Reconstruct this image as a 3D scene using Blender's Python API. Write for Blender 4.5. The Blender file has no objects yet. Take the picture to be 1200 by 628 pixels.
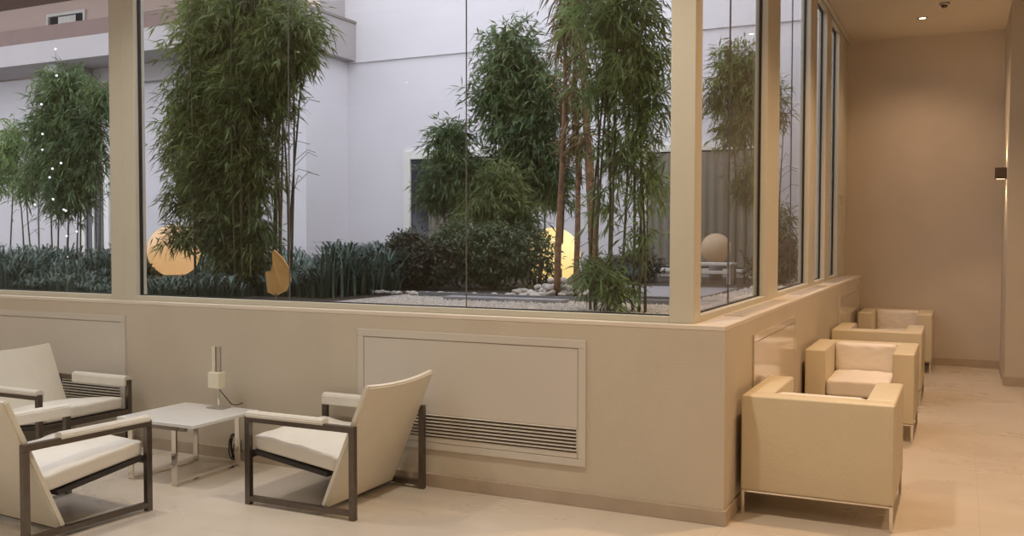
import bpy, bmesh, math, random
import numpy as np
from mathutils import Vector, Matrix
random.seed(7); rng = np.random.default_rng(11)
S = bpy.context.scene; col = S.collection; R = math.radians; PI = math.pi

# ------------------------------------------------------------------ camera, sky, exposure
cd = bpy.data.cameras.new('camera'); cam = bpy.data.objects.new('camera', cd); col.objects.link(cam)
YAW, PITCH, ROLL = -0.4498, -0.0333, 0.0016
fw = Vector((math.sin(YAW)*math.cos(PITCH), math.cos(YAW)*math.cos(PITCH), math.sin(PITCH)))
r0 = Vector((math.cos(YAW), -math.sin(YAW), 0)); u0 = r0.cross(fw)
rr = r0*math.cos(ROLL)+u0*math.sin(ROLL); uu = -r0*math.sin(ROLL)+u0*math.cos(ROLL)
cam.matrix_world = Matrix(((rr.x, uu.x, -fw.x, 1.0902), (rr.y, uu.y, -fw.y, -4.7908), (rr.z, uu.z, -fw.z, 1.5), (0, 0, 0, 1)))
cd.sensor_fit = 'HORIZONTAL'; cd.sensor_width = 36; cd.lens = 1089.8/1200*36; cd.clip_start = .05; cd.clip_end = 200
S.camera = cam
S.view_settings.view_transform = 'Standard'; S.view_settings.look = 'None'; S.view_settings.gamma = 1
S.view_settings.use_curve_mapping = False; S.view_settings.exposure = 0.0
SKY = 2.3
w = bpy.data.worlds.new('overcast_sky'); S.world = w; w.use_nodes = True
bg = w.node_tree.nodes['Background']; bg.inputs[0].default_value = (.87, .88, 1.0, 1); bg.inputs[1].default_value = SKY
WARM = (1.0, .66, .39); SOFT = (1.0, .90, .75); LAMP_W = 165.0

# ------------------------------------------------------------------ materials
def mat(name, c, rough=.6, metal=0, noise=0, nscale=8, bump=0, bscale=200, spec=.5, c2=None, transl=0, coat=0, emit=None, estr=0, rand=0):
    m = bpy.data.materials.new(name); m.use_nodes = True; nt = m.node_tree; N = nt.nodes; L = nt.links
    b = N['Principled BSDF']; b.inputs['Roughness'].default_value = rough; b.inputs['Metallic'].default_value = metal
    b.inputs['Specular IOR Level'].default_value = spec; b.inputs['Coat Weight'].default_value = coat
    b.inputs['Base Color'].default_value = (*c, 1)
    tc = N.new('ShaderNodeTexCoord')
    out = None
    if noise or c2:
        n = N.new('ShaderNodeTexNoise'); n.inputs['Scale'].default_value = nscale; n.inputs['Detail'].default_value = 5
        L.new(tc.outputs['Object'], n.inputs['Vector'])
        rp = N.new('ShaderNodeValToRGB'); rp.color_ramp.elements[0].position = .3; rp.color_ramp.elements[1].position = .7
        a = c2 or tuple(x*(1-noise) for x in c)
        rp.color_ramp.elements[0].color = (*a, 1); rp.color_ramp.elements[1].color = (*c, 1)
        L.new(n.outputs['Fac'], rp.inputs['Fac']); out = rp.outputs['Color']
        L.new(out, b.inputs['Base Color'])
    if rand:
        g = N.new('ShaderNodeNewGeometry'); hs = N.new('ShaderNodeHueSaturation')
        mr = N.new('ShaderNodeMapRange'); mr.inputs['To Min'].default_value = 1-rand; mr.inputs['To Max'].default_value = 1+rand
        mh = N.new('ShaderNodeMapRange'); mh.inputs['To Min'].default_value = .47; mh.inputs['To Max'].default_value = .53
        L.new(g.outputs['Random Per Island'], mr.inputs['Value']); L.new(g.outputs['Random Per Island'], mh.inputs['Value'])
        L.new(mr.outputs[0], hs.inputs['Value']); L.new(mh.outputs[0], hs.inputs['Hue'])
        if out: L.new(out, hs.inputs['Color'])
        else: hs.inputs['Color'].default_value = (*c, 1)
        out = hs.outputs[0]; L.new(out, b.inputs['Base Color'])
    if bump:
        n = N.new('ShaderNodeTexNoise'); n.inputs['Scale'].default_value = bscale; n.inputs['Detail'].default_value = 3
        L.new(tc.outputs['Object'], n.inputs['Vector'])
        bp = N.new('ShaderNodeBump'); bp.inputs['Strength'].default_value = bump; bp.inputs['Distance'].default_value = .01
        L.new(n.outputs['Fac'], bp.inputs['Height']); L.new(bp.outputs[0], b.inputs['Normal'])
    if transl:
        t = N.new('ShaderNodeBsdfTranslucent'); mx = N.new('ShaderNodeMixShader'); mx.inputs[0].default_value = transl
        if out: L.new(out, t.inputs['Color'])
        else: t.inputs['Color'].default_value = (*c, 1)
        L.new(b.outputs[0], mx.inputs[1]); L.new(t.outputs[0], mx.inputs[2]); L.new(mx.outputs[0], N['Material Output'].inputs[0])
    if emit:
        b.inputs['Emission Color'].default_value = (*emit, 1); b.inputs['Emission Strength'].default_value = estr
    return m

M = {}
M['wall'] = mat('beige_wallpaper', (.63, .56, .455), .75, noise=.05, nscale=3, bump=.25, bscale=160)
M['wall_far'] = mat('beige_wallpaper_far', (.64, .56, .47), .8, noise=.05, nscale=3, bump=.3, bscale=120)
M['ceiling'] = mat('ceiling_paint', (.62, .54, .42), .8, noise=.03, nscale=2)
M['skirt'] = mat('stone_skirting', (.50, .41, .32), .35, noise=.14, nscale=9)
M['sill'] = mat('sill_stone', (.80, .72, .62), .3, noise=.05, nscale=6)
M['frame'] = mat('cream_aluminium', (.63, .60, .50), .4, noise=.03, nscale=3)
M['seal'] = mat('grey_joint_seal', (.16, .15, .15), .5)
M['gasket'] = mat('black_gasket', (.02, .02, .02), .5)
M['panel'] = mat('pale_lacquer', (.66, .615, .55), .35, noise=.02, nscale=2)
M['panel_gloss'] = mat('glossy_pale_lacquer', (.66, .58, .50), .12, coat=.4, noise=.02, nscale=2)
M['slat'] = mat('grille_slat', (.62, .57, .50), .35)
M['dark'] = mat('grille_shadow_box', (.05, .04, .035), .8)
M['leather_w'] = mat('white_leather', (.78, .75, .68), .38, noise=.06, nscale=7, bump=.25, bscale=26, spec=.45)
M['leather_c'] = mat('cream_leather', (.70, .61, .44), .45, noise=.05, nscale=6, bump=.15, bscale=60)
M['leather_b'] = mat('ivory_leather', (.78, .74, .64), .45, noise=.05, nscale=6, bump=.15, bscale=60)
M['leather_seat'] = mat('pale_leather', (.88, .82, .75), .4, noise=.05, nscale=6, bump=.4, bscale=14)
M['metal'] = mat('brushed_steel', (.17, .145, .125), .32, metal=.85, noise=.15, nscale=30)
M['chrome'] = mat('chrome', (.78, .74, .68), .12, metal=1, noise=.02)
M['web'] = mat('dark_webbing', (.05, .045, .04), .8, noise=.3, nscale=40)
M['tabletop'] = mat('white_lacquer', (.84, .86, .86), .12, coat=.5, noise=.01)
M['apron'] = mat('satin_apron', (.35, .31, .27), .35, metal=.4)
M['lampcream'] = mat('cream_shade', (.80, .76, .60), .5, noise=.02)
M['cord'] = mat('black_cord', (.02, .02, .02), .5)
M['plaster'] = mat('courtyard_plaster', (.80, .775, .80), .85, noise=.07, nscale=.9, bump=.1, bscale=60)
M['plaster_pink'] = mat('pink_plaster', (.72, .56, .48), .85, noise=.05, nscale=2)
M['plaster_wing_shade'] = mat('shaded_wing_plaster', (.66, .63, .64), .85, noise=.05, nscale=2)  # darker than the courtyard plaster: shade on the wing put into the colour
M['plaster_grey_shade'] = mat('shaded_balcony_plaster', (.44, .41, .40), .85, noise=.05, nscale=2)  # greyed plaster, the shade on the balcony is part of this colour
M['brown'] = mat('brown_fascia', (.20, .13, .11), .6, noise=.15, nscale=5)
M['coping'] = mat('dark_coping', (.25, .21, .19), .6)
M['winframe'] = mat('white_window_frame', (.82, .80, .74), .5)
M['darkglass'] = mat('dark_room_glass', (.03, .035, .045), .08)
M['curtain'] = mat('sheer_curtain', (.25, .23, .18), .85, noise=.1, nscale=4)
M['soil'] = mat('garden_soil', (.07, .05, .035), .95, noise=.4, nscale=12, bump=.8, bscale=30)
M['gravel'] = mat('pale_gravel', (.55, .50, .46), .9, c2=(.28, .25, .23), nscale=45, bump=1, bscale=60)
M['pebble'] = mat('pale_stone', (.74, .68, .62), .85, noise=.25, nscale=14, bump=.4, bscale=30)
M['slab'] = mat('grey_paver', (.36, .35, .37), .8, noise=.15, nscale=6)
M['steel'] = mat('grey_edging', (.25, .26, .28), .5, metal=.3)
M['leaf_big'] = mat('bamboo_leaf', (.27, .31, .10), .5, c2=(.10, .14, .045), nscale=2.4, transl=.4, rand=.35)
M['leaf_dark'] = mat('bamboo_leaf_dark', (.20, .26, .10), .5, c2=(.075, .13, .055), nscale=2.4, transl=.35, rand=.35)
M['leaf_light'] = mat('bamboo_leaf_light', (.31, .40, .15), .5, c2=(.14, .22, .08), nscale=3, transl=.4, rand=.35)
M['leaf_shrub'] = mat('shrub_leaf', (.19, .25, .12), .5, c2=(.10, .12, .06), nscale=5, transl=.2, rand=.4)
M['leaf_shrub2'] = mat('dark_shrub_leaf', (.12, .14, .085), .5, c2=(.08, .055, .045), nscale=5, transl=.2, rand=.4)
M['leaf_dry'] = mat('dry_leaf', (.30, .19, .10), .8, c2=(.13, .14, .05), nscale=4, transl=.2, rand=.35)
M['grass'] = mat('strap_leaf', (.12, .19, .14), .38, c2=(.05, .09, .07), nscale=3, transl=.2, rand=.5, spec=.7)
M['culm'] = mat('bamboo_culm', (.13, .12, .05), .5, c2=(.07, .06, .03), nscale=20)
M['bark'] = mat('fibrous_bark', (.40, .23, .13), .9, c2=(.17, .10, .06), nscale=16, bump=1, bscale=50)
M['globe1'] = mat('lit_globe', (.35, .28, .2), .4, emit=(1, .56, .25), estr=.72, noise=.2, nscale=6)
M['globe2'] = mat('bright_lit_globe', (.8, .7, .5), .4, emit=(1, .68, .24), estr=1.25)
M['globe3'] = mat('dim_lit_globe', (.5, .38, .26), .5, emit=(1, .6, .32), estr=.16)
M['bulb'] = mat('lamp_lens', (.9, .8, .6), .3, emit=(1, .78, .5), estr=9)
M['glint'] = mat('glint_bead', (.9, .9, .9), .3, emit=(.9, .92, 1), estr=1.4)  # glow of reflected lamp points, given to small beads
M['ochre'] = mat('ochre_reflection', (.78, .47, .17), .55, c2=(.62, .36, .12), nscale=9)  # colour of a reflection in the glass, given to a solid shape
M['fixture'] = mat('lamp_housing', (.45, .42, .38), .4, metal=.6)
M['bronze'] = mat('sconce_bronze', (.16, .11, .08), .45, metal=.5)

# marble floor with tile joints
def floor_mat():
    m = mat('beige_marble_tiles', (.66, .59, .50), .22, spec=.5); nt = m.node_tree; N = nt.nodes; L = nt.links; b = N['Principled BSDF']
    tc = N.new('ShaderNodeTexCoord'); n1 = N.new('ShaderNodeTexNoise'); n1.inputs['Scale'].default_value = 1.3; n1.inputs['Detail'].default_value = 9
    n1.inputs['Distortion'].default_value = .6
    mp = N.new('ShaderNodeMapping'); mp.inputs['Scale'].default_value = (1, 2.4, 1); L.new(tc.outputs['Object'], mp.inputs[0]); L.new(mp.outputs[0], n1.inputs['Vector'])
    rp = N.new('ShaderNodeValToRGB'); e = rp.color_ramp.elements
    e[0].position = .30; e[0].color = (.625, .555, .468, 1); e[1].position = .72; e[1].color = (.69, .62, .53, 1)
    x = e.new(.5); x.color = (.635, .565, .48, 1); L.new(n1.outputs['Fac'], rp.inputs['Fac'])
    br = N.new('ShaderNodeTexBrick'); br.offset = 0; br.inputs['Scale'].default_value = 1; br.inputs['Mortar Size'].default_value = .0028
    br.inputs['Brick Width'].default_value = .6; br.inputs['Row Height'].default_value = .6; br.inputs['Mortar Smooth'].default_value = .2
    br.inputs['Color1'].default_value = (1, 1, 1, 1); br.inputs['Color2'].default_value = (.97, .97, .97, 1); br.inputs['Mortar'].default_value = (.88, .87, .86, 1)
    L.new(tc.outputs['Object'], br.inputs['Vector'])
    mx = N.new('ShaderNodeMix'); mx.data_type = 'RGBA'; mx.blend_type = 'MULTIPLY'; mx.inputs[0].default_value = 1
    L.new(rp.outputs[0], mx.inputs[6]); L.new(br.outputs['Color'], mx.inputs[7]); L.new(mx.outputs[2], b.inputs['Base Color'])
    r2 = N.new('ShaderNodeMapRange'); r2.inputs['To Min'].default_value = .18; r2.inputs['To Max'].default_value = .42
    L.new(n1.outputs['Fac'], r2.inputs['Value']); L.new(r2.outputs[0], b.inputs['Roughness'])
    return m
M['floor'] = floor_mat()

def glass_mat():
    m = bpy.data.materials.new('window_glass'); m.use_nodes = True; N = m.node_tree.nodes; L = m.node_tree.links
    N.remove(N['Principled BSDF'])
    t = N.new('ShaderNodeBsdfTransparent'); t.inputs[0].default_value = (.93, .94, .93, 1)
    g = N.new('ShaderNodeBsdfGlossy'); g.inputs['Roughness'].default_value = 0.0
    lw = N.new('ShaderNodeLayerWeight'); lw.inputs[0].default_value = .5
    pw = N.new('ShaderNodeMath'); pw.operation = 'POWER'; pw.inputs[1].default_value = 5; L.new(lw.outputs['Facing'], pw.inputs[0])
    f = N.new('ShaderNodeMapRange'); f.inputs['To Min'].default_value = .04; f.inputs['To Max'].default_value = .55; L.new(pw.outputs[0], f.inputs['Value'])
    mx = N.new('ShaderNodeMixShader'); L.new(f.outputs[0], mx.inputs[0]); L.new(t.outputs[0], mx.inputs[1]); L.new(g.outputs[0], mx.inputs[2])
    L.new(mx.outputs[0], N['Material Output'].inputs[0]); return m
M['glass'] = glass_mat()

# ------------------------------------------------------------------ mesh helpers
def obj(name, bm, m, parent=None, smooth=False):
    me = bpy.data.meshes.new(name); bm.to_mesh(me); bm.free()
    o = bpy.data.objects.new(name, me); col.objects.link(o); me.materials.append(M[m] if isinstance(m, str) else m)
    if smooth: me.polygons.foreach_set('use_smooth', [True]*len(me.polygons))
    if parent: o.parent = parent
    return o
def npobj(name, V, F, m, parent=None, smooth=False):
    me = bpy.data.meshes.new(name); me.from_pydata(V.tolist() if hasattr(V, 'tolist') else V, [], F.tolist() if hasattr(F, 'tolist') else F)
    o = bpy.data.objects.new(name, me); col.objects.link(o); me.materials.append(M[m])
    if smooth: me.polygons.foreach_set('use_smooth', [True]*len(me.polygons))
    if parent: o.parent = parent
    return o
def box(bm, x0, x1, y0, y1, z0, z1, bev=0, seg=2):
    b = bmesh.new()
    bmesh.ops.create_cube(b, size=1)
    bmesh.ops.transform(b, matrix=Matrix.Translation(((x0+x1)/2, (y0+y1)/2, (z0+z1)/2)) @ Matrix.Diagonal((abs(x1-x0), abs(y1-y0), abs(z1-z0), 1)), verts=b.verts)
    if bev: bmesh.ops.bevel(b, geom=b.edges[:], offset=bev, segments=seg, affect='EDGES', profile=.5)
    join(bm, b); return bm
def join(bm, b):
    me = bpy.data.meshes.new('tmp'); b.to_mesh(me); b.free(); bm.from_mesh(me); bpy.data.meshes.remove(me)
def B(*a, **k): return box(bmesh.new(), *a, **k)
def tube(bm, pts, rad, n=8, cap=True):
    pts = [Vector(p) for p in pts]; rs = rad if hasattr(rad, '__len__') else [rad]*len(pts); rings = []
    up = Vector((0, 0, 1))
    for i, p in enumerate(pts):
        t = (pts[min(i+1, len(pts)-1)]-pts[max(i-1, 0)]).normalized()
        a = t.cross(up if abs(t.z) < .9 else Vector((1, 0, 0))).normalized(); b = t.cross(a)
        rings.append([bm.verts.new(p+(a*math.cos(2*PI*k/n)+b*math.sin(2*PI*k/n))*rs[i]) for k in range(n)])
    for i in range(len(pts)-1):
        for k in range(n): bm.faces.new((rings[i][k], rings[i][(k+1) % n], rings[i+1][(k+1) % n], rings[i+1][k]))
    if cap: bm.faces.new(rings[0][::-1]); bm.faces.new(rings[-1])
    return bm
def lathe(bm, prof, n=24, c=(0, 0, 0)):
    rings = [[bm.verts.new((c[0]+r*math.cos(2*PI*k/n), c[1]+r*math.sin(2*PI*k/n), c[2]+z)) for k in range(n)] for r, z in prof]
    for i in range(len(prof)-1):
        for k in range(n): bm.faces.new((rings[i][k], rings[i][(k+1) % n], rings[i+1][(k+1) % n], rings[i+1][k]))
    bm.faces.new(rings[0][::-1]); bm.faces.new(rings[-1]); return bm
def prism(bm, poly, axis, a, b):
    """poly of 2-D points swept along axis (0 x, 1 y, 2 z) from a to b"""
    def P(u, v, t): return (t, u, v) if axis == 0 else (u, t, v) if axis == 1 else (u, v, t)
    A = [bm.verts.new(P(u, v, a)) for u, v in poly]; C = [bm.verts.new(P(u, v, b)) for u, v in poly]; n = len(poly)
    bm.faces.new(A); bm.faces.new(C[::-1])
    for i in range(n): bm.faces.new((A[i], C[i], C[(i+1) % n], A[(i+1) % n]))
    bmesh.ops.recalc_face_normals(bm, faces=bm.faces[:]); return bm
def cushion(x0, x1, y0, y1, z0, z1, puff=.02, nx=12, ny=12, rnd=.02, wr=.004, seed=0):
    """a puffed upholstered slab"""
    b = B(x0, x1, y0, y1, z0, z1)
    bmesh.ops.subdivide_edges(b, edges=b.edges[:], cuts=nx, use_grid_fill=True)
    cx, cy, cz = (x0+x1)/2, (y0+y1)/2, (z0+z1)/2; hx, hy, hz = (x1-x0)/2, (y1-y0)/2, (z1-z0)/2
    rd = random.Random(seed); ph = [rd.uniform(0, 6) for _ in range(6)]
    for v in b.verts:
        u, s, t = (v.co.x-cx)/hx, (v.co.y-cy)/hy, (v.co.z-cz)/hz
        q = Vector((max(abs(v.co.x-cx)-(hx-rnd), 0), max(abs(v.co.y-cy)-(hy-rnd), 0), max(abs(v.co.z-cz)-(hz-rnd), 0)))
        if q.length > rnd:
            k = rnd/q.length
            v.co.x = cx+math.copysign(min(abs(v.co.x-cx), hx-rnd)+q.x*k, u) if q.x else v.co.x
            v.co.y = cy+math.copysign(min(abs(v.co.y-cy), hy-rnd)+q.y*k, s) if q.y else v.co.y
            v.co.z = cz+math.copysign(min(abs(v.co.z-cz), hz-rnd)+q.z*k, t) if q.z else v.co.z
        a = (1-u*u)*(1-s*s); v.co.z += puff*a*(1 if t > 0 else -.1)
        v.co.z += wr*math.sin(9*u+ph[0]+2*math.sin(4*s+ph[1]))*math.sin(7*s+ph[2])*(t > .5)
    return b
def tag(o, label=None, cat=None, group=None, kind=None):
    if label: o['label'] = label
    if cat: o['category'] = cat
    if group: o['group'] = group
    if kind: o['kind'] = kind
    return o
def empty(name, loc=(0, 0, 0), rz=0, **k):
    o = bpy.data.objects.new(name, None); o.empty_display_size = .1; col.objects.link(o); o.location = loc; o.rotation_euler = (0, 0, rz); tag(o, **k); return o
def struct(name, bm, m, parent=None):
    o = obj(name, bm, m, parent)
    if not parent: o['kind'] = 'structure'
    return o
def copy_tree(o, parent=None):
    c = o.copy(); col.objects.link(c)
    if parent: c.parent = parent
    for ch in list(o.children): copy_tree(ch, c)
    return c

# ------------------------------------------------------------------ the room
SILL = 1.04; CEIL = 3.87; FARY = 7.23; GZ = .95
struct('floor', B(-9, 5, -9, FARY, -.1, 0), 'floor')
SX0, SX1, SY0, SY1 = -5.6, -2.2, -3.7, -1.5
bm = B(-9.2, 5.2, -9.2, SY0, CEIL, CEIL+.3); box(bm, -9.2, 5.2, SY1, .16, CEIL, CEIL+.3); box(bm, -9.2, SX0, SY0, SY1, CEIL, CEIL+.3); box(bm, SX1, 5.2, SY0, SY1, CEIL, CEIL+.3)
struct('ceiling', bm, 'ceiling')
struct('ceiling_corridor', B(-.26, 5.2, .16, 8, CEIL, CEIL+.3), 'ceiling')
struct('wall_front', B(-9, 0, 0, .3, 0, 1.014), 'wall')
struct('wall_corridor', B(-.3, 0, .3, FARY, 0, 1.014), 'wall')
struct('wall_far', B(-.3, 5.2, FARY, 8, 0, CEIL), 'wall_far')
struct('wall_right', prism(bmesh.new(), [(1.51, 5.85), (5.2, 5.85), (5.2, FARY), (1.51, FARY)], 2, 0, CEIL), 'wall')
struct('wall_east', B(5, 5.2, -9, 5.85, 0, CEIL), 'wall')
struct('wall_west', B(-9.2, -9, -9, .16, 0, CEIL), 'wall')
struct('wall_back', B(-9.2, 5.2, -9.2, -9, 0, CEIL), 'wall')
# skirting
struct('baseboard_front', B(-9, .014, -.014, 0, 0, .08, bev=.003), 'skirt')
struct('baseboard_corridor', B(0, .014, 0, FARY, 0, .08, bev=.003), 'skirt')
struct('baseboard_far', B(.014, 1.51, FARY-.014, FARY, 0, .09, bev=.003), 'skirt')
bm = B(1.496, 1.51, 5.836, FARY-.014, 0, .09, bev=.003); box(bm, 1.51, 5, 5.836, 5.85, 0, .09, bev=.003)
struct('baseboard_right', bm, 'skirt')
# sill slabs
struct('trim_1', B(-9, .001, -.002, .3, 1.014, SILL, bev=.004), 'sill')
struct('trim_2', B(-.3, .001, .3, FARY, 1.014, SILL, bev=.004), 'sill')

# ---- front glazing : frame front at y .06, glass at y .11
def win_front(n, x0, x1, joints):
    t = struct(n, B(x0, x1, .06, .15, SILL, 1.075, bev=.003), 'frame')
    obj('top_rail', B(x0, x1, .06, .15, CEIL-.05, CEIL, bev=.003), 'frame', t)
    xs = [x0]+joints+[x1]
    for i in range(len(xs)-1):
        obj('glass_pane', B(xs[i]+(.002 if i else 0), xs[i+1]-(.002 if i < len(xs)-2 else 0), .106, .114, 1.075, CEIL-.05), 'glass', t)
    for j in joints: obj('joint_seal', B(j-.0018, j+.0018, .105, .115, 1.075, CEIL-.05), 'seal', t)
    g = B(x0, x1, .098, .122, 1.075, 1.081); box(g, x0, x0+.009, .098, .122, 1.075, CEIL-.05); box(g, x1-.006, x1, .098, .122, 1.075, CEIL-.05)
    obj('gasket', g, 'gasket', t); return t
win_front('window_1', -4.26, -.315, [-2.91, -1.58])
win_front('window_2', -8.9, -4.51, [-7.2, -5.85])
# posts
bm = B(-4.51, -4.385, .06, .16, SILL, CEIL, bev=.004); box(bm, -4.385, -4.26, .06, .16, SILL, CEIL, bev=.004)
struct('trim_3', bm, 'frame')
bm = B(-.315, -.18, .06, .20, SILL, CEIL, bev=.004)
struct('trim_4', bm, 'frame')
# ---- corridor glazing : inner face x -.18, glass x -.235
def win_right(n, y0, y1, joints=()):
    t = struct(n, B(-.26, -.18, y0, y1, SILL, 1.075, bev=.003), 'frame')
    obj('top_rail', B(-.26, -.18, y0, y1, CEIL-.05, CEIL, bev=.003), 'frame', t)
    ys = [y0]+list(joints)+[y1]
    for i in range(len(ys)-1):
        obj('glass_pane', B(-.239, -.231, ys[i]+(.002 if i else 0), ys[i+1]-(.002 if i < len(ys)-2 else 0), 1.075, CEIL-.05), 'glass', t)
    for j in joints: obj('joint_seal', B(-.24, -.23, j-.002, j+.002, 1.075, CEIL-.05), 'seal', t)
    g = B(-.247, -.223, y0, y1, 1.075, 1.082); box(g, -.243, -.224, y1-.012, y1, 1.075, CEIL-.05); box(g, -.247, -.223, y0, y0+.008, 1.075, CEIL-.05)
    box(g, -.247, -.223, y0, y1, CEIL-.057, CEIL-.05)
    obj('gasket', g, 'gasket', t); return t
posts = [(2.06, 2.58), (4.14, 4.59), (5.27, 5.69), (6.33, 6.5)]
win_right('window_3', .20, 2.06, [1.1])
win_right('window_4', 2.58, 4.14, [3.45])
win_right('window_5', 4.59, 5.27)
w6 = win_right('window_6', 5.69, 6.33)
obj('handle', tube(bmesh.new(), [(-.18, 6.42, 1.98), (-.15, 6.42, 1.98), (-.15, 6.42, 1.86)], .009), 'chrome', w6)
for i, (a, b) in enumerate(posts):
    if i == 3: b = FARY
    bm = B(-.27, -.18, a, a+(b-a)*.5, SILL, CEIL, bev=.004); box(bm, -.27, -.184, a+(b-a)*.5, b, SILL, CEIL, bev=.004)
    struct('trim_%d' % (5+i), bm, 'frame')
struct('trim_9', B(-.175, -.14, .2, FARY, CEIL-.03, CEIL, bev=.003), 'frame')

# flat skylight over the lounge seats, out of view, added for cool daylight
bm = bmesh.new()
for a in ((SX0, SX0+.06, SY0, SY1), (SX1-.06, SX1, SY0, SY1), (SX0+.06, SX1-.06, SY0, SY0+.06), (SX0+.06, SX1-.06, SY1-.06, SY1), ((SX0+SX1)/2-.03, (SX0+SX1)/2+.03, SY0+.06, SY1-.06)):
    box(bm, a[0], a[1], a[2], a[3], CEIL+.12, CEIL+.2)
t = struct('added_skylight', bm, 'frame'); obj('glass_pane', B(SX0+.06, SX1-.06, SY0+.06, SY1-.06, CEIL+.156, CEIL+.164), 'glass', t)
# ---- fan-coil panels
def fan_panel(axis, a0, a1, label, glossy=False):
    root = empty('access_panel', ((a0+a1)/2, 0, .225) if axis == 'x' else (0, (a0+a1)/2, .225), 0 if axis == 'x' else PI/2, label=label, cat='panel')
    W2 = (a1-a0)/2; H = .705; m = 'panel_gloss' if glossy else 'panel'; fr = .045
    # local: x along wall, -y out to the room
    bm = bmesh.new()
    for (x0, x1, z0, z1) in ((-W2, W2, H-fr, H), (-W2, W2, 0, fr*.9), (-W2, -W2+fr, fr*.9, H-fr), (W2-fr, W2, fr*.9, H-fr)):
        box(bm, x0, x1, -.012, 0, z0, z1, bev=.002)
    obj('panel_frame', bm, m, root)
    obj('door', B(-W2+fr+.003, W2-fr-.003, -.009, 0, .215, H-fr-.003, bev=.002), m, root)
    obj('lower_plate', B(-W2+fr+.003, W2-fr-.003, -.009, 0, fr*.9+.003, .075, bev=.002), m, root)
    g = obj('grille', B(-W2+fr+.003, W2-fr-.003, -.002, 0, .076, .213), 'dark', root)
    for k in range(7):
        z = .084+k*.0202
        b = bmesh.new(); prism(b, [(-.014, z), (-.004, z+.006), (-.004, z+.0105), (-.014, z+.0045)], 0, -W2+fr+.004, W2-fr-.004)
        obj('slat', b, 'slat', g)
    for s in (-1, 1): obj('end_cap', B(s*(W2-fr-.004)-.005, s*(W2-fr-.004)+.005, -.014, -.001, .078, .212), 'slat', g)
    return root
fan_panel('x', -2.286, -.765, 'wide pale wall panel with slatted grille, behind the lounge chair nearest the wall corner')
fan_panel('x', -5.85, -4.30, 'pale wall panel with slatted grille behind the leftmost lounge chair')
fan_panel('y', .705, 2.222, 'glossy pale wall panel between the two nearest cube armchairs', True)
fan_panel('y', 4.96, 6.82, 'glossy pale wall panel beside the cube armchairs nearest the far wall', True)
# ---- sill vents
for i, (a, b_, lab) in enumerate(((.66, 2.2, 'flush linear vent in the sill nearest the wall corner'), (2.9, 4.4, 'middle of the three linear vents in the sill'),
                                  (5.0, 6.65, 'linear vent in the sill nearest the far wall'))):
    v = empty('sill_vent', (-.1, (a+b_)/2, SILL), label=lab, cat='vent', group='vents in the corridor sill')
    hl = (b_-a)/2
    bm = bmesh.new()
    for x0, x1, y0, y1 in ((-.055, -.047, -hl, hl), (.047, .055, -hl, hl), (-.055, .055, -hl-.008, -hl), (-.055, .055, hl, hl+.008)): box(bm, x0, x1, y0, y1, 0, .004)
    obj('rim', bm, 'slat', v)
    bk = obj('grate', B(-.047, .047, -hl, hl, 0, .001), 'fixture', v)
    for k in range(6): obj('bar', B(-.044+k*.0165, -.036+k*.0165, -hl, hl, .001, .004), 'slat', bk)

# ---- ceiling lamps
def downlight(x, y, label, energy=LAMP_W, tint=WARM):
    root = empty('ceiling_downlight', (x, y, CEIL), label=label, cat='ceiling light', group='recessed downlights')
    b = bmesh.new(); n = 28
    prof = [(.034, -.001), (.062, -.001), (.06, -.007), (.036, -.006)]
    rings = [[b.verts.new((r*math.cos(2*PI*k/n), r*math.sin(2*PI*k/n), z)) for k in range(n)] for r, z in prof]
    for i in range(4):
        for k in range(n): b.faces.new((rings[i][k], rings[i][(k+1) % n], rings[(i+1) % 4][(k+1) % n], rings[(i+1) % 4][k]))
    obj('trim_ring', b, 'fixture', root, True)
    obj('lens', lathe(bmesh.new(), [(.033, -.0035), (.033, -.001)], 20), 'bulb', root)
    l = bpy.data.lights.new('downlight_beam', 'SPOT'); l.energy = energy; l.color = tint; l.spot_size = R(128); l.spot_blend = .8; l.shadow_soft_size = .05
    lo = bpy.data.objects.new('beam', l); col.objects.link(lo); lo.parent = root; lo.location = (0, 0, -.02)
    return root
downlight(.675, 6.25, 'small lit downlight in the corridor ceiling near the far wall', LAMP_W*.3)
for y, e in ((3.6, 1.3), (1.0, 1.4)): downlight(.95, y, 'recessed ceiling downlight over the corridor beside the cube armchairs', LAMP_W*e)
for x in (-6.6, -3.6, -.6, 2.4):  # unseen downlight grid, added to light the lounge
    for y in (-1.1, -4.6, -7.2): downlight(x, y, 'unseen recessed ceiling downlight added over the lounge floor', LAMP_W*(1.05 if x > -2 else .6), SOFT if x < 1 else WARM)
sd = empty('smoke_detector', (.9, 5.65, CEIL), label='small round smoke detector on the corridor ceiling', cat='smoke detector')
obj('base', lathe(bmesh.new(), [(.05, 0), (.052, -.012), (.045, -.02)]), 'fixture', sd, True)
obj('sensor', lathe(bmesh.new(), [(.03, -.02), (.028, -.04), (.018, -.048)]), 'bronze', sd, True)
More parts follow.
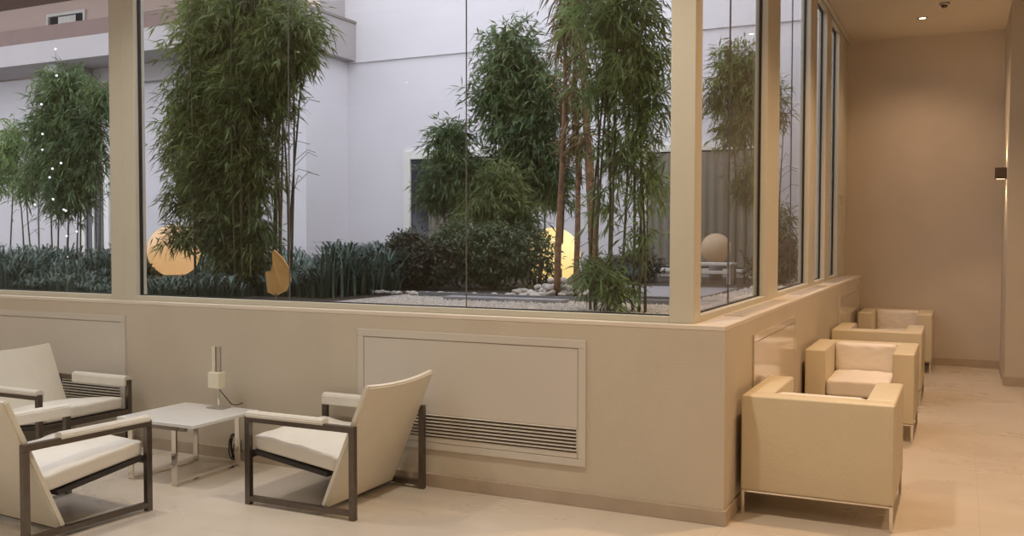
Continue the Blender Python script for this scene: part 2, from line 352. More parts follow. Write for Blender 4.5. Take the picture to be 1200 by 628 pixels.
# ---- sconce on the corridor pillar
sc = empty('wall_sconce', (1.51, 6.35, 2.18), label='small bronze up-and-down wall light on the pillar at right', cat='wall lamp')
b = bmesh.new()
for x0, x1, y0, y1 in ((-.11, -.1, -.06, .06), (-.012, 0, -.06, .06), (-.1, -.012, -.06, -.05), (-.1, -.012, .05, .06)): box(b, x0, x1, y0, y1, -.06, .06)
obj('housing', b, 'bronze', sc)
obj('bulb', B(-.099, -.013, -.049, .049, -.056, -.045, bev=.003), 'bulb', sc); obj('bulb', B(-.099, -.013, -.049, .049, .045, .056, bev=.003), 'bulb', sc)
for s in (1, -1):
    l = bpy.data.lights.new('sconce_beam', 'SPOT'); l.energy = 14; l.color = WARM; l.spot_size = R(100); l.spot_blend = .6; l.shadow_soft_size = .02
    lo = bpy.data.objects.new('beam', l); col.objects.link(lo); lo.parent = sc; lo.location = (-.055, 0, .08*s); lo.rotation_euler = (PI if s > 0 else 0, 0, 0)

# ------------------------------------------------------------------ lounge chairs (local front = -x)
def lounge_chair(label):
    root = empty('lounge_chair', label=label, cat='armchair', group='low steel-framed lounge chairs')
    T = .034
    for s in (-1, 1):
        y0, y1 = (s*.35-.016, s*.35+.016)
        b = bmesh.new()
        for x in (-.37, .37-T): box(b, x, x+T, y0, y1, 0, .5-T, bev=.002)
        box(b, -.37, .37, y0, y1, .5-T, .5, bev=.002); box(b, -.37+T, .37-T, y0, y1, .022, .022+T*.85, bev=.002)
        obj('side_frame', b, 'metal', root)
        # padded leather sleeve over the arm bar, hanging down its inner side
        b = bmesh.new(); i = s*.35
        pr = [(i+s*.024, .492), (i+s*.026, .512), (i+s*.014, .527), (i-s*.02, .527), (i-s*.036, .515), (i-s*.036, .455), (i-s*.019, .455), (i-s*.019, .502)]
        prism(b, pr, 0, -.355, .17)
        bmesh.ops.bevel(b, geom=[e for e in b.edges if e.calc_length() > .3], offset=.005, segments=2, affect='EDGES')
        obj('arm_pad', b, 'leather_w', root)
    b = cushion(-.35, .225, -.318, .318, 0, .09, puff=.03, nx=14, rnd=.022, wr=.005, seed=3)
    for v in b.verts: v.co.z += .392-.09-(v.co.x+.35)*.13
    obj('seat_cushion', b, 'leather_w', root, True)
    b = bmesh.new(); prism(b, [(-.345, .278), (.165, .205), (.165, .227), (-.345, .302)], 1, -.325, .325)
    for y in np.linspace(-.27, .27, 7): prism(b, [(-.3, .262), (.15, .198), (.15, .206), (-.3, .27)], 1, y-.025, y+.025)
    obj('seat_webbing', b, 'web', root)
    b = B(-.368, -.34, -.334, .334, .262, .298, bev=.002); obj('front_rail', b, 'metal', root)
    # sloping back shell that runs down to the floor rail
    b = B(0, .034, -.333, .333, 0, .742); bmesh.ops.bevel(b, geom=b.edges[:], offset=.008, segments=2, affect='EDGES')
    bmesh.ops.bisect_plane(b, geom=b.verts[:]+b.edges[:]+b.faces[:], plane_co=(0, 0, .4), plane_no=(0, 0, 1))
    for yy in np.linspace(-.27, .27, 9): bmesh.ops.bisect_plane(b, geom=b.verts[:]+b.edges[:]+b.faces[:], plane_co=(0, float(yy), 0), plane_no=(0, 1, 0))
    for v in b.verts:
        q = 1-(v.co.y/.333)**2; k = max(0, (v.co.z-.3)/.44)
        v.co.x += .018*q*k; v.co.z -= .012*q*k
    sl = Matrix.Translation((.125, 0, .042)) @ Matrix.Rotation(R(23), 4, 'Y')
    bmesh.ops.transform(b, matrix=sl, verts=b.verts); obj('backrest', b, 'leather_b', root)
    b = B(.12, .15, -.334, .334, .024, .05, bev=.002); obj('cross_bar', b, 'metal', root)
    return root
lc = lounge_chair('low steel-framed lounge chair seen from behind, right of the coffee table, before the slatted panel')
lc.location = (-2.135, -.42, 0)
l2 = copy_tree(lc); l2.location = (-4.485, -.485, 0); l2.rotation_euler.z = PI
l2['label'] = 'low white lounge chair at the far left against the wall, facing the coffee table'
l3 = copy_tree(lc); l3.location = (-3.268, -1.44, 0); l3.rotation_euler.z = -PI/2-R(4)
l3['label'] = 'nearest lounge chair at the left edge, its back cut by the photo edge'

# ------------------------------------------------------------------ coffee table and lamp
ct = empty('coffee_table', (-3.285, -.418, 0), label='low white-topped coffee table on flat chrome legs between the lounge chairs', cat='coffee table')
obj('tabletop', B(-.315, .315, -.285, .285, .364, .385, bev=.003), 'tabletop', ct)
b = bmesh.new()
for s in (-1, 1): box(b, s*.18-.05, s*.18-.01, -.27, .27, .342, .364, bev=.002)
box(b, -.19, .22, -.262, -.235, .335, .3635); box(b, -.19, .22, .235, .262, .335, .3635); obj('apron', b, 'apron', ct)
for s in (-1, 1):
    for t in (-1, 1): obj('leg', B(s*.18-.05, s*.18-.01, t*.27-.006, t*.27+.006, .01, .342, bev=.002), 'chrome', ct)
    obj('floor_runner', B(s*.18-.05, s*.18-.01, -.276, .276, 0, .01, bev=.002), 'chrome', ct)
tl = empty('table_lamp', (-3.235, -.2, .385), label='small cream table lamp with a slotted upright plate on the white coffee table', cat='lamp')
obj('base', B(-.075, .055, -.045, .045, 0, .008, bev=.003), 'fixture', tl)
obj('stem', tube(bmesh.new(), [(-.01, 0, .006), (-.006, 0, .14)], .006), 'chrome', tl)
obj('shade', B(-.07, .02, -.035, .035, .13, .235, bev=.006), 'lampcream', tl)
b = bmesh.new()
for x in (-.03, .01): box(b, x-.002, x+.002, -.006, .006, .235, .40)
for z in np.linspace(.24, .398, 13): box(b, -.03, .01, -.004, .004, z-.0022, z+.0022)
obj('slotted_plate', b, 'fixture', tl)
obj('back_plate', B(-.066, -.033, .002, .006, .235, .40), 'lampcream', tl)
pts = [(.0, .0, .12), (.02, .02, .08), (.045, .06, .02), (.035, .12, .003), (.0, .235, .004), (-.02, .256, -.03), (-.03, .262, -.12), (-.05, .18, -.29), (-.05, .16, -.37)]
obj('cord', tube(bmesh.new(), pts, .0035, 6), 'cord', tl, True)
b = bmesh.new(); cp = []
for k in range(60):
    a = k*.42; cp.append((math.cos(a)*.035*(1+.2*math.sin(a*.37)), math.sin(a*.3)*.02, math.sin(a)*.085))
tube(b, cp, .004, 6)
cc = obj('coiled_cable', b, 'cord', None, True); cc.location = (-3.255, -.045, .10)
tag(cc, 'bundle of coiled black cable at the foot of the wall behind the coffee table', 'cable')

# ------------------------------------------------------------------ cube armchairs (local front = -y)
def cube_chair(label):
    root = empty('cube_armchair', label=label, cat='armchair', group='cream leather cube armchairs along the corridor window')
    X, D, A, Z0, Z1 = .385, .405, .15, .135, .65
    bv = dict(bev=.012, seg=3)
    for s in (-1, 1):
        obj('armrest', B(min(s*X, s*(X-A)), max(s*X, s*(X-A)), -D, D-A, Z0, Z1, **bv), 'leather_c', root, True)
    obj('backrest', B(-X, X, D-A, D, Z0, Z1, **bv), 'leather_c', root, True)
    obj('seat_base', B(-X+A, X-A, -D+.012, D-A, Z0+.004, .30, bev=.006), 'leather_c', root)
    obj('seat_cushion', cushion(-X+A+.002, X-A-.002, -D+.004, D-A-.03, .302, .43, puff=.022, nx=14, rnd=.028, wr=.006, seed=2), 'leather_seat', root, True)
    b = cushion(-X+A+.003, X-A-.003, -.118, .118, 0, .075, puff=.016, nx=14, rnd=.025, wr=.006, seed=9)
    bmesh.ops.transform(b, matrix=Matrix.Translation((0, D-A+.002, .531)) @ Matrix.Rotation(PI/2, 4, 'X'), verts=b.verts)
    obj('back_cushion', b, 'leather_seat', root, True)
    for sx in (-1, 1):
        for sy in (-1, 1):
            x, y = sx*(X-.012), sy*(D-.012)
            bm = B(x-.009, x+.009, y-.009, y+.009, 0, Z0, bev=.002); obj('leg', bm, 'chrome', root)
    b = bmesh.new()
    for s in (-1, 1):
        box(b, s*(X-.012)-.006, s*(X-.012)+.006, -D+.02, D-.02, Z0-.012, Z0, bev=.002)
        box(b, -X+.02, X-.02, s*(D-.012)-.006, s*(D-.012)+.006, Z0-.012, Z0, bev=.002)
    obj('under_frame', b, 'chrome', root)
    return root
c1 = cube_chair('nearest cream cube armchair, its plain back toward the viewer at the wall corner')
c1.location = (.418, .655, 0); c1.rotation_euler.z = PI
for (x, y, rz, lab) in ((.415, 2.95, 0, 'second cube armchair from the front, white seat facing the nearest one'),
                        (.405, 4.64, PI, 'third cube armchair from the front, showing only the top edge of its back'),
                        (.43, 6.82, 0, 'cube armchair farthest away, before the far wall')):
    c = copy_tree(c1); c.location = (x, y, 0); c.rotation_euler.z = rz; c['label'] = lab

# ------------------------------------------------------------------ courtyard
XW = -8.12; YB = 8.0; YF = 6.9
struct('ground_garden', B(-22, -.3, .301, YB, .6, GZ), 'soil')
struct('wall_courtyard_back', B(XW, -.3, YB, YB+.3, .6, 4.36), 'plaster')
struct('wall_courtyard_upper', B(XW-.2, 6, YB-.035, YB+.3, 4.36, 9.5), 'plaster')
struct('wall_wing_side', B(XW-.3, XW, YF, YB, .6, 4.4), 'plaster')
struct('wall_wing_front', B(-22, XW-.3, YF, YF+.3, .6, 4.4), 'plaster_wing_shade')
struct('wall_wing_upper', B(-22, XW-.02, YF+.1, YF+.4, 4.4, 9), 'plaster_pink')
struct('wall_wing_upper_side', B(XW-.3, XW-.02, YF+.4, YB-.035, 4.4, 9), 'plaster_grey_shade')
struct('wall_courtyard_left', B(-22.3, -22, .3, 7, .6, 9), 'plaster')
XC = -7.93; YC = 5.85
# balcony wrapping the wing
bc = empty('balcony', (-12, YC, 4.39), label='pale first-floor balcony with brown rail wrapping the courtyard corner at upper left', cat='balcony')
def lb(*a, **k):
    a = list(a); a[0] += 12; a[1] += 12; a[2] -= YC; a[3] -= YC; a[4] -= 4.39; a[5] -= 4.39; return B(*a, **k)
obj('slab', lb(-21.9, XC-.15, YC+.15, YF-.01, 4.42, 4.56), 'plaster_grey_shade', bc)
b = lb(-21.9, XC, YC, YC+.15, 4.39, 4.74); obj('front_band', b, 'plaster_grey_shade', bc)
obj('side_band', lb(XC-.15, XC, YC+.15, YB-.04, 4.39, 4.99), 'plaster_grey_shade', bc)
obj('brown_rail', lb(-21.9, XC-.15, YC+.02, YC+.13, 4.74, 5.0), 'brown', bc)
obj('corner_block', lb(XC-.15, XC, YC, YC+.15, 4.74, 4.99), 'plaster_grey_shade', bc)
obj('coping', lb(XC-.17, XC+.02, YC-.01, YB-.04, 4.99, 5.03), 'coping', bc)
obj('soffit_beam', lb(-12.9, -12.6, YC+.16, YF-.01, 4.12, 4.419), 'plaster_grey_shade', bc)
obj('wall_beam', lb(-12.6, XC-.35, YF-.16, YF-.01, 4.12, 4.419), 'plaster_grey_shade', bc)
# balcony above
b2 = empty('balcony', (-14, 6, 5.6), label='upper balcony slab cut off by the top edge at far left', cat='balcony')
def lb2(*a):
    a = list(a); a[0] += 14; a[1] += 14; a[2] -= 6; a[3] -= 6; a[4] -= 5.6; a[5] -= 5.6; return B(*a)
obj('slab', lb2(-21.9, -9.0, 5.6, YF+.09, 5.75, 5.95), 'brown', b2)
obj('front_band', lb2(-21.9, -9.0, 5.45, 5.6, 5.75, 6.1), 'plaster_grey_shade', b2)

def cwindow(n, x0, x1, z0, z1, y, fr=.1, curtain=False, mull=()):
    """frame standing 4 cm proud of the wall face, reveal and dark glass set in it"""
    t = struct(n, B(x0, x1, y-.01, y, z0, z1), 'curtain' if curtain else 'darkglass')
    b = bmesh.new()
    for a in ((x0-fr, x0, z0-fr*.5, z1+fr), (x1, x1+fr, z0-fr*.5, z1+fr), (x0, x1, z1, z1+fr), (x0, x1, z0-fr*.5, z0)): box(b, a[0], a[1], y-.05, y-.001, a[2], a[3], bev=.004)
    for mx in mull: box(b, mx-.02, mx+.02, y-.04, y-.011, z0, z1)
    obj('window_frame', b, 'winframe', t)
    return t
def folds(x0, x1, z0, z1, y, m, parent, amp=.02, per=.07):
    n = int((x1-x0)/per*8); xs = np.linspace(x0, x1, n)
    V = []; F = []
    for i, x in enumerate(xs):
        yy = y+amp*math.sin(2*PI*x/per+.6*math.sin(x*9))
        V += [(x, yy, z0), (x, yy, z1)]
        if i: F.append((2*i-2, 2*i, 2*i+1, 2*i-1))
    return npobj('curtain', V, F, m, parent, True)
w7 = cwindow('window_7', -6.88, -5.3, GZ+.1, 2.74, YB, .13)
folds(-6.55, -5.32, GZ+.12, 2.72, YB-.035, 'curtain', w7, .015)
w8 = cwindow('window_8', -2.95, -1.35, GZ+.12, 2.70, YB, .1)
folds(-2.93, -1.37, GZ+.14, 2.68, YB-.035, 'curtain', w8, .015, .13)
w9 = cwindow('window_9', -13.0, -12.52, GZ+.1, 2.65, YF, .12, mull=(-12.8,))
w10 = cwindow('window_10', -14.0, -13.1, 4.6, 5.5, YF+.1, .05); folds(-13.75, -13.3, 4.62, 5.48, YF+.07, 'winframe', w10, .01)

# ---- foliage
def leaves(E, n, L, W, per=7, spread=.9, droop=.6, shell=2.2, tw=.12):
    """E: ellipsoids (x, y, z, rx, ry, rz); returns vertices and faces of n twig tips, each with a fan of leaves"""
    vol = np.array([e[3]*e[4]*e[5] for e in E])**.75; pr = vol/vol.sum()
    k = rng.choice(len(E), n, p=pr); Ea = np.array(E)[k]
    d = rng.normal(size=(n, 3)); d /= np.linalg.norm(d, axis=1)[:, None]
    r = rng.random(n)**(1/shell); r *= 1+.16*rng.normal(size=n)
    P = Ea[:, :3]+d*r[:, None]*Ea[:, 3:]
    D = d*.8+rng.normal(size=(n, 3))*.6; D[:, 2] = D[:, 2]*.5-.25
    D /= np.linalg.norm(D, axis=1)[:, None]
    P = np.repeat(P, per, 0); D = np.repeat(D, per, 0); m = len(P)
    P = P+D*(rng.random((m, 1))-.5)*tw*2
    A = D+rng.normal(size=(m, 3))*spread*.55; A[:, 2] -= droop*rng.random(m)
    A /= np.linalg.norm(A, axis=1)[:, None]
    up = np.array([0, 0, 1.])+rng.normal(size=(m, 3))*.45
    Sd = np.cross(A, up); Sd /= np.linalg.norm(Sd, axis=1)[:, None]
    Nn = np.cross(Sd, A)
    l = L*(.6+.7*rng.random((m, 1))); wd = W*(.7+.5*rng.random((m, 1)))
    tip = P+A*l; tip[:, 2] -= (l[:, 0]*.28*rng.random(m))
    mid = P+A*l*.42
    V = np.stack([P, mid+Sd*wd/2+Nn*wd*.12, tip, mid-Sd*wd/2+Nn*wd*.12], 1).reshape(-1, 3)
    F = np.arange(4*m).reshape(-1, 4)
    return V, F
def culm_path(x, y, z0, z1, lx, ly, k=8):
    return [(x+lx*(t**1.7)+.02*math.sin(5*t+x*9), y+ly*(t**1.7), z0+(z1-z0)*t) for t in np.linspace(0, 1, k)]
def bamboo(name, label, cat, E, n, base, culms, leafm, L=.13, W=.017, group=None, culmm='culm', per=7, rad=.013, **kw):
    bx, by = base
    root = empty(name, (bx, by, GZ), label=label, cat=cat, group=group)
    E2 = [(e[0]-bx, e[1]-by, e[2]-GZ, e[3], e[4], e[5]) for e in E]
    V, F = leaves(E2, n, L, W, per, **kw); V[:, 2] = np.maximum(V[:, 2], .01)
    npobj('foliage', V, F, leafm, root)
    for c in culms:
        x, y, z1, lx, ly = c[:5]; r = c[5] if len(c) > 5 else rad
        k = 12; pts = culm_path(x-bx, y-by, 0, z1-GZ, lx, ly, k)
        b = bmesh.new(); tube(b, pts, [r*(1-.6*i/(k-1)) for i in range(k)], 6)
        # nodes
        for q in range(2, k-1, 2):
            p = pts[q]; tube(b, [(p[0], p[1], p[2]-.006), (p[0], p[1], p[2]+.006)], r*1.15*(1-.6*q/(k-1)), 6)
        # side branches carrying the leaves
        for q in range(4, k):
            p = Vector(pts[q]); a = random.uniform(0, 2*PI); ln = random.uniform(.15, .35)
            tube(b, [p, p+Vector((math.cos(a)*ln*.6, math.sin(a)*ln*.5, ln*.45)), p+Vector((math.cos(a)*ln, math.sin(a)*ln*.8, ln*.35))], .003, 4)
        obj('culm', b, culmm, root, True)
    return root
def e3(l, d=.8): return [(x, y, z, rx, rx*d, rz) for (x, y, z, rx, rz) in l]
big = [(-4.91, 2.1, 3.66, .48, .5), (-5.5, 2.2, 3.41, .46, .6), (-4.53, 2.0, 3.19, .33, .37), (-5.66, 2.2, 2.74, .40, .42), (-4.95, 2.1, 2.80, .42, .4),
       (-5.4, 2.1, 2.18, .43, .41), (-5.0, 2.1, 2.15, .30, .40), (-5.25, 2.1, 1.70, .38, .30), (-5.98, 2.3, 2.47, .28, .38), (-4.85, 2.0, 1.55, .17, .2), (-5.0, 2.1, 4.2, .5, .4), (-5.98, 2.25, 1.9, .2, .22), (-5.95, 2.2, 1.5, .22, .14), (-4.42, 2.0, 3.35, .3, .3), (-5.2, 2.15, 1.38, .34, .22), (-4.95, 2.1, 1.2, .2, .15)]
rb = random.Random(3)
cu = [(rb.uniform(-5.5, -4.62), rb.uniform(1.85, 2.35), rb.uniform(3.2, 4.3), rb.uniform(-.2, .25), rb.uniform(-.1, .1)) for _ in range(24)]
bamboo('bamboo_clump', 'tallest and broadest bamboo clump, behind the left part of the middle window', 'bamboo', e3(big), 6600, (-5.2, 2.1), cu, 'leaf_big', per=7)
bamboo('bamboo_clump', 'dark bamboo clump behind the left window, before the narrow courtyard door', 'bamboo',
       e3([(-9.16, 3.4, 3.38, .33, .28), (-9.41, 3.4, 2.88, .30, .45), (-8.71, 3.4, 2.69, .24, .6), (-9.11, 3.4, 2.12, .34, .38), (-8.5, 3.4, 3.2, .16, .26), (-9.66, 3.4, 2.35, .2, .25), (-9.1, 3.4, 2.7, .3, .4)]), 2700, (-9.1, 3.4),
       [(-9.3, 3.4, 3.3, .05, 0), (-9.2, 3.45, 3.4, .1, 0), (-9.1, 3.35, 3.4, .2, 0), (-9.0, 3.4, 3.2, .3, 0), (-9.4, 3.4, 2.9, -.1, 0), (-9.05, 3.5, 3.1, .1, 0), (-8.55, 3.4, 2.8, -.05, 0), (-8.62, 3.45, 3.1, .05, 0), (-9.7, 3.4, 2.5, .1, 0)], 'leaf_dark')
bamboo('bamboo_clump', 'small pale bamboo at the left edge of the photo', 'bamboo',
       e3([(-10.48, 3.6, 2.61, .29, .42), (-10.42, 3.6, 2.84, .21, .23), (-10.2, 3.6, 2.2, .2, .25), (-10.8, 3.6, 2.4, .25, .4)]), 520, (-10.3, 3.6), [(-10.25, 3.6, 2.8, -.1, 0), (-10.1, 3.6, 2.5, -.1, 0), (-10.5, 3.6, 2.8, .1, 0)], 'leaf_light')
bamboo('bamboo_clump', 'round-topped dark bamboo clump left of the brown trunks', 'bamboo',
       e3([(-3.62, 5.0, 3.60, .36, .42), (-3.78, 5.0, 3.12, .40, .45), (-3.45, 5.0, 2.60, .42, .47), (-3.69, 5.0, 2.12, .48, .35), (-3.23, 5.0, 3.13, .24, .46), (-3.98, 4.8, 1.8, .36, .25), (-3.1, 5, 2.2, .25, .4)]), 2900, (-3.55, 5),
       [(-3.7, 5, 3.4, 0, 0), (-3.6, 5.05, 3.6, .05, 0), (-3.5, 5, 3.5, 0, 0), (-3.4, 4.95, 3.3, .1, 0), (-3.8, 5, 3.2, -.05, 0), (-3.2, 5, 3.3, 0, 0), (-3.0, 5, 2.9, 0, 0)], 'leaf_dark', L=.14, W=.02)
bamboo('bamboo_clump', 'low bushy bamboo before the narrow courtyard window', 'bamboo',
       e3([(-4.23, 4.6, 2.62, .26, .24), (-4.21, 4.6, 2.26, .32, .32), (-4.42, 4.6, 2.0, .24, .2), (-3.95, 4.6, 2.1, .25, .3)]), 1200, (-4.2, 4.6), [(-4.2, 4.6, 2.6, 0, 0), (-4.1, 4.6, 2.4, 0, 0), (-4.3, 4.6, 2.3, -.1, 0)], 'leaf_dark', L=.11, W=.018)
bamboo('bamboo_clump', 'yellow-green bamboo low between the dark clumps, above the garden shrubs', 'bamboo',
       e3([(-3.45, 4.3, 2.0, .3, .33), (-3.65, 4.3, 1.75, .3, .25), (-3.3, 4.3, 1.7, .3, .25)]), 800, (-3.5, 4.3), [(-3.5, 4.3, 2.2, 0, 0), (-3.4, 4.3, 2.0, .05, 0), (-3.65, 4.3, 1.9, -.05, 0)], 'leaf_big', L=.12, W=.018)
right = [(-1.18, 1.6, 3.10, .37, .26), (-1.03, 1.6, 2.77, .26, .31), (-1.32, 1.7, 2.62, .18, .24), (-.95, 1.6, 2.4, .18, .3), (-1.15, 1.7, 2.11, .18, .22), (-.92, 1.6, 1.88, .14, .21),
         (-1.30, 1.7, 1.74, .10, .17), (-.98, 1.6, 1.50, .11, .13), (-1.1, 1.6, 3.6, .4, .3)]
bamboo('bamboo_clump', 'tall airy bamboo nearest the glass, just left of the corner post', 'bamboo', e3(right), 1650, (-1.1, 1.6),
       [(-1.36, 1.65, 3.2, .1, 0), (-1.3, 1.6, 3.6, .1, 0), (-1.24, 1.7, 3.4, .05, 0), (-1.18, 1.55, 3.7, 0, 0), (-1.12, 1.6, 3.5, .12, 0), (-1.06, 1.66, 3.7, .0, 0), (-1.0, 1.6, 3.4, .1, 0), (-.95, 1.58, 3.6, -.05, 0), (-1.33, 1.7, 3.0, -.05, 0), (-1.21, 1.62, 3.3, -.1, 0)],
       'leaf_light', L=.12, W=.014, rad=.011)
bamboo('bamboo_clump', 'fresh green knee-high bamboo shoots at the foot of the tall airy bamboo', 'bamboo', e3([(-1.22, 1.45, 1.22, .13, .12), (-1.08, 1.45, 1.12, .10, .10), (-1.3, 1.45, 1.3, .07, .08)]), 150, (-1.17, 1.45),
       [(-1.2, 1.45, 1.32, 0, 0, .004), (-1.13, 1.45, 1.25, .03, 0, .004), (-1.22, 1.45, 1.25, -.04, 0, .004)], 'leaf_light', L=.11, W=.014)
bamboo('bamboo_clump', 'bamboo seen through the corridor windows right of the corner post', 'bamboo',
       e3([(-1.31, 6.3, 3.54, .28, .28), (-1.46, 6.3, 3.2, .28, .28), (-1.11, 6.3, 3.18, .22, .36), (-1.3, 6.3, 2.79, .3, .22), (-.91, 6.3, 3.07, .15, .36), (-1.15, 6.3, 2.18, .22, .3), (-.8, 6.3, 1.58, .16, .35)]), 1300, (-1.1, 6.3),
       [(-1.2, 6.3, 3.6, -.1, 0), (-1.1, 6.3, 3.5, -.1, 0), (-1.0, 6.35, 3.3, 0, 0), (-.9, 6.3, 3.2, 0, 0), (-1.3, 6.3, 3.0, -.1, 0), (-.8, 6.3, 2.9, 0, 0)], 'leaf_big', L=.13, W=.017)
# brown trunks with dry hanging fronds
bamboo('fibrous_tree', 'tree with three bare brown trunks and shaggy dry leaves beside the bright globe', 'tree',
       [(-2.18, 3.2, 3.45, .15, .12, .3), (-2.16, 3.2, 2.85, .11, .1, .35), (-2.10, 3.2, 2.35, .10, .1, .2), (-2.1, 3.2, 3.9, .3, .2, .25)], 330, (-2.1, 3.2),
       [(-2.28, 3.2, 3.6, .06, 0, .034), (-2.13, 3.25, 3.7, -.02, 0, .03), (-1.95, 3.2, 3.9, -.14, 0, .052)], 'leaf_dry', L=.17, W=.018, culmm='bark', droop=1.6)
def shrub(name, label, E, n, base, leafm, L=.05, W=.024):
    r = bamboo(name, label, 'shrub', E, n, base, [], leafm, L=L, W=W, per=6, spread=1.4, droop=.1, shell=3, tw=.04)
    b = bmesh.new()
    for k in range(9):
        a = k*.7; e = E[k % len(E)]
        tube(b, [(.02*math.cos(a), .02*math.sin(a), 0), ((e[0]-base[0])*.5+.08*math.cos(a), .08*math.sin(a), .2), (e[0]-base[0]+.18*math.cos(a), .15*math.sin(a), e[2]-GZ+.1)], [.012, .008, .003], 5)
    obj('stem', b, 'bark', r, True); return r
shrub('garden_shrub', 'rounded dark shrub with reddish stems beside the strap-leaved grass', [(-4.08, 3.6, 1.26, .30, .28, .28), (-3.8, 3.6, 1.2, .2, .2, .22), (-4.2, 3.6, 1.4, .16, .16, .16)], 2300, (-4.04, 3.6), 'leaf_shrub2')
shrub('garden_shrub', 'wide green shrub between the dark shrub and the bright globe', [(-3.5, 3.9, 1.28, .3, .28, .3), (-3.15, 3.9, 1.3, .32, .28, .28), (-3.35, 3.9, 1.45, .3, .25, .2), (-3.75, 3.9, 1.5, .25, .2, .15)], 3300, (-3.35, 3.9), 'leaf_shrub')
shrub('garden_shrub', 'loose olive shrub partly covering the bright globe', [(-3.0, 4.2, 1.48, .2, .2, .14), (-2.85, 4.2, 1.25, .16, .16, .22)], 230, (-2.95, 4.2), 'leaf_shrub')
shrub('garden_shrub', 'low dark shrub at the foot of the courtyard wall by the corner post', [(-2.5, 6.2, 1.15, .3, .25, .2), (-2.75, 6.2, 1.1, .25, .2, .15)], 900, (-2.6, 6.2), 'leaf_shrub2')
shrub('garden_shrub', 'low shrub seen through the corridor window right of the dim globe', [(-.85, 6.0, 1.15, .3, .3, .2), (-.6, 5.8, 1.25, .2, .2, .25)], 700, (-.75, 6.0), 'leaf_shrub2')

# strap-leaved grass beds
def grassbed(label, areas, n, Lm):
    V = []; F = []
    for i in range(n):
        x0, x1, y0, y1 = areas[rng.integers(len(areas))]
        # tufts
        x = x0+(x1-x0)*rng.random(); y = y0+(y1-y0)*rng.random()
        tx, ty = round(x/.13)*.13, round(y/.16)*.16; x = tx+(x-tx)*.5; y = ty+(y-ty)*.5
        a = rng.random()*2*PI; l = Lm*(.45+.6*rng.random())*(.72+.28*math.sin(tx*4.1+ty*2.3)+.14*math.sin(tx*11+ty*7)); ln = .45+1.1*rng.random(); wd = .006+.006*rng.random()
        dx, dy = math.cos(a), math.sin(a); sx, sy = -dy, dx; pts = []
        for t in (0, .33, .66, 1):
            h = l*(math.sin(t*PI*.62)*.95); o = l*ln*t*t*.75; w_ = wd*(1.0, 1, .75, .1)[int(t*3.01)]
            pts += [(x+dx*o+sx*w_, y+dy*o+sy*w_, GZ+h), (x+dx*o-sx*w_, y+dy*o-sy*w_, GZ+h)]
        k = len(V); V += pts
        for s in range(3): F.append((k+2*s, k+2*s+1, k+2*s+3, k+2*s+2))
    o = npobj('grass_bed', V, F, 'grass'); tag(o, label, 'grass', kind='stuff'); return o
grassbed('dark strap-leaved grass along the bottom of the left window', [(-11.5, -6.9, 1.6, 3.3)], 7000, .46)
grassbed('dark grass around the foot of the tallest bamboo', [(-6.9, -4.75, .9, 2.5)], 3600, .22)
grassbed('dark strap-leaved grass along the foot of the wing wall', [(-12.5, -5.6, 4.2, 6.2)], 3600, .42)
grassbed('tall blue-green strap-leaved grass left of the rounded dark shrub', [(-4.75, -3.95, 1.9, 3.3), (-4.9, -4.3, 2.5, 4.2), (-5.6, -4.6, 3.6, 5)], 3000, .52)
grassbed('tufts of dark strap-leaved grass behind the corner post', [(-3.0, -2.3, 5.2, 6.0)], 600, .3)

# gravel, stones, paving, edging
tag(obj('gravel', B(-3.6, -.3, .75, 3.0, GZ, GZ+.012), 'gravel'), 'pale gravel strip along the foot of the middle window', 'gravel', kind='stuff')
tag(obj('gravel', B(-.95, -.3, 3.05, 7.9, GZ, GZ+.012), 'gravel'), 'pale gravel seen through the corridor windows', 'gravel', kind='stuff')
struct('paving_path', B(-2.7, -1.0, 3.3, 5.0, GZ, GZ+.02, bev=.004), 'slab')
e_ = obj('edging_strip', B(-2.75, 2.0, -.012, .012, 0, .05, bev=.003), 'steel'); e_.scale = (.5, 1, 1); e_.location = (-2.0, 2.45, GZ); e_.rotation_euler.z = R(-2)
tag(e_, 'thin grey metal garden edging between the pale stones and the gravel', 'edging')
pv = B(-.55, .55, -.09, .09, 0, .03, bev=.004); pv = obj('edging_slab', pv, 'slab'); pv.location = (-2.35, 2.2, GZ+.012); tag(pv, 'grey stone slab lying in the gravel before the stone pile', 'slab')
rocks = []
for k in range(5):
    b = bmesh.new(); bmesh.ops.create_icosphere(b, subdivisions=2, radius=1)
    q = random.Random(k+40)
    ph = [q.uniform(0, 6) for _ in range(6)]
    for v in b.verts:
        c = v.co.copy(); f = 1+.18*math.sin(2.5*c.x+ph[0])+.16*math.sin(3*c.y+ph[1])+.14*math.sin(3.3*c.z+ph[2]); v.co = Vector((c.x*f, c.y*f*.8, c.z*f*.62))
    o = obj('stone', b, 'pebble'); rocks.append(o)
def stone(i, x, y, z, s, lab, grp):
    o = rocks[i] if i < 5 else rocks[i % 5].copy()
    if i >= 5: col.objects.link(o)
    o.location = (x, y, z); o.scale = (s, s, s); o.rotation_euler = (random.uniform(-.4, .4), random.uniform(-.4, .4), random.uniform(0, 6)); tag(o, lab, 'stone', grp)
ix = 0
for lay, (nn, rx, ry) in enumerate(((34, .52, .36), (15, .3, .22), (5, .13, .1))):
    for k in range(nn):
        a = k*2.4; rr_ = math.sqrt((k+.5)/nn)
        stone(ix, -2.28+rx*rr_*math.cos(a), 3.35+ry*rr_*math.sin(a), GZ+.022+lay*.055, random.uniform(.036, .055), 'pale stone in the heap below the bright globe', 'stones in the heap'); ix += 1
for k in range(42):
    stone(ix, -3.95+k*.04+random.uniform(-.02, .02), 2.62+random.uniform(-.1, .12)+.25*(k > 27)*((k-27)/15), GZ+.018, random.uniform(.024, .044), 'pale stone in the row along the shrubs', 'stones in the row'); ix += 1

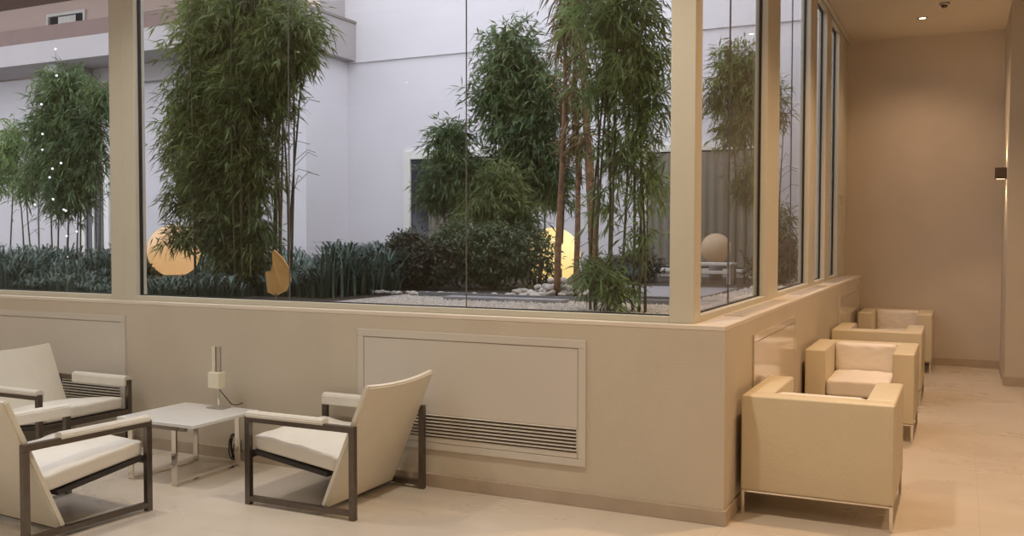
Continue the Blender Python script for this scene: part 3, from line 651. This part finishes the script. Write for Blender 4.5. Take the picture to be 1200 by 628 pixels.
# gravel chips near the glass
V = []; F = []
for k in range(5200):
    if k < 3800: x = -3.4+3.05*rng.random(); y = .8+1.55*rng.random()
    else: x = -.95+.6*rng.random(); y = 3.1+4.5*rng.random()
    s = .007+.010*rng.random(); a = rng.random()*6; c, s_ = math.cos(a)*s, math.sin(a)*s; z = GZ+.012; n0 = len(V)
    V += [(x+c, y+s_, z), (x-s_, y+c, z), (x-c, y-s_, z), (x+s_, y-c, z), (x+c*.3, y+s_*.3, z+s*1.1)]
    F += [(n0+i, n0+(i+1) % 4, n0+4) for i in range(4)]
tag(npobj('gravel', V, F, 'pebble'), 'loose pale stone chips scattered over the gravel by the glass', 'gravel', kind='stuff')

# globe lamps
def globe(label, loc, r, m, energy):
    root = empty('globe_lamp', (loc[0], loc[1], GZ), label=label, cat='garden lamp')
    b = bmesh.new(); bmesh.ops.create_uvsphere(b, u_segments=40, v_segments=24, radius=r); bmesh.ops.translate(b, vec=(0, 0, r+.02+energy), verts=b.verts)
    obj('globe', b, m, root, True)
    obj('base', lathe(bmesh.new(), [(r*.45, 0), (r*.45, .035+energy), (r*.36, .05+energy)]), 'steel', root, True)
    return root
globe('warm lit garden globe at the left of the tallest bamboo', (-6.85, 2.95), .29, 'globe1', .08)
globe('brightest garden globe, behind the brown trunks', (-3.2, 5.2), .32, 'globe2', 0)
globe('small dim garden globe seen through the corridor window', (-1.72, 7.0), .19, 'globe3', .2)
lb_ = empty('white_bench', (-1.55, 6.2, GZ), label='low white slatted bench before the small dim globe', cat='bench')
obj('top', B(-.24, .24, -.15, .15, .22, .25, bev=.004), 'winframe', lb_)
for s in (-1, 1): obj('support', B(s*.2-.02, s*.2+.02, -.13, .13, 0, .22), 'winframe', lb_)
obj('step', B(-.22, .22, -.14, -.11, .12, .16, bev=.004), 'winframe', lb_)

# ochre solid by the glass, modelling a warm reflection in the pane
b = bmesh.new()
out = [(-.09, .0), (-.075, -.135), (.0, -.155), (.06, -.12), (.088, -.05), (.08, .03), (.045, .10), (-.015, .155), (-.03, .14), (-.02, .06), (-.035, .015), (-.06, .01)]
prism(b, [(u, v) for u, v in out], 1, -.006, .006)
bmesh.ops.subdivide_edges(b, edges=b.edges[:], cuts=2, use_grid_fill=True)
for v in b.verts: v.co.y += 4*(v.co.x)**2+.5*v.co.z**2
o = obj('reflection_shape', b, 'ochre'); o.location = (-3.69, .9, GZ+.27); o.scale = (1.4, 1, 1.15)
tag(o, 'ochre curved shape standing in for a warm reflection, just behind the glass among the grass', 'reflection')
b = tube(bmesh.new(), [(.0, 0, -.29), (.0, 0, -.14)], .006, 6); obj('reflection_stalk', b, 'bark', o)

# glowing beads in the left bamboo, modelling chandelier reflections in the glass
sl = empty('glint_string', (-8.9, 3.0, GZ), label='tiny glowing beads hung in the dark left bamboo to stand for chandelier reflections', cat='string lights')
fp = [(.1, 2.75), (.12, 2.5), (-.02, 2.2), (-.25, 1.75), (-.1, 1.6), (.02, 1.5), (.05, 1.35), (.0, 1.22), (.04, 1.05), (-.2, .95), (.1, .8), (.25, .9), (.3, .65), (.33, .5), (.3, .3)]
fp = [(x+.11*math.sin(i*2.7), -.05*math.sin(i), z+.06*math.cos(i*1.9)) for i, (x, z) in enumerate(fp)]
obj('glint_wire', tube(bmesh.new(), fp, .0025, 4), 'cord', sl)
for p in fp: obj('bulb', lathe(bmesh.new(), [(.003, -.013), (.012, -.006), (.012, .006), (.003, .013)], 8, p), 'glint', sl, True)
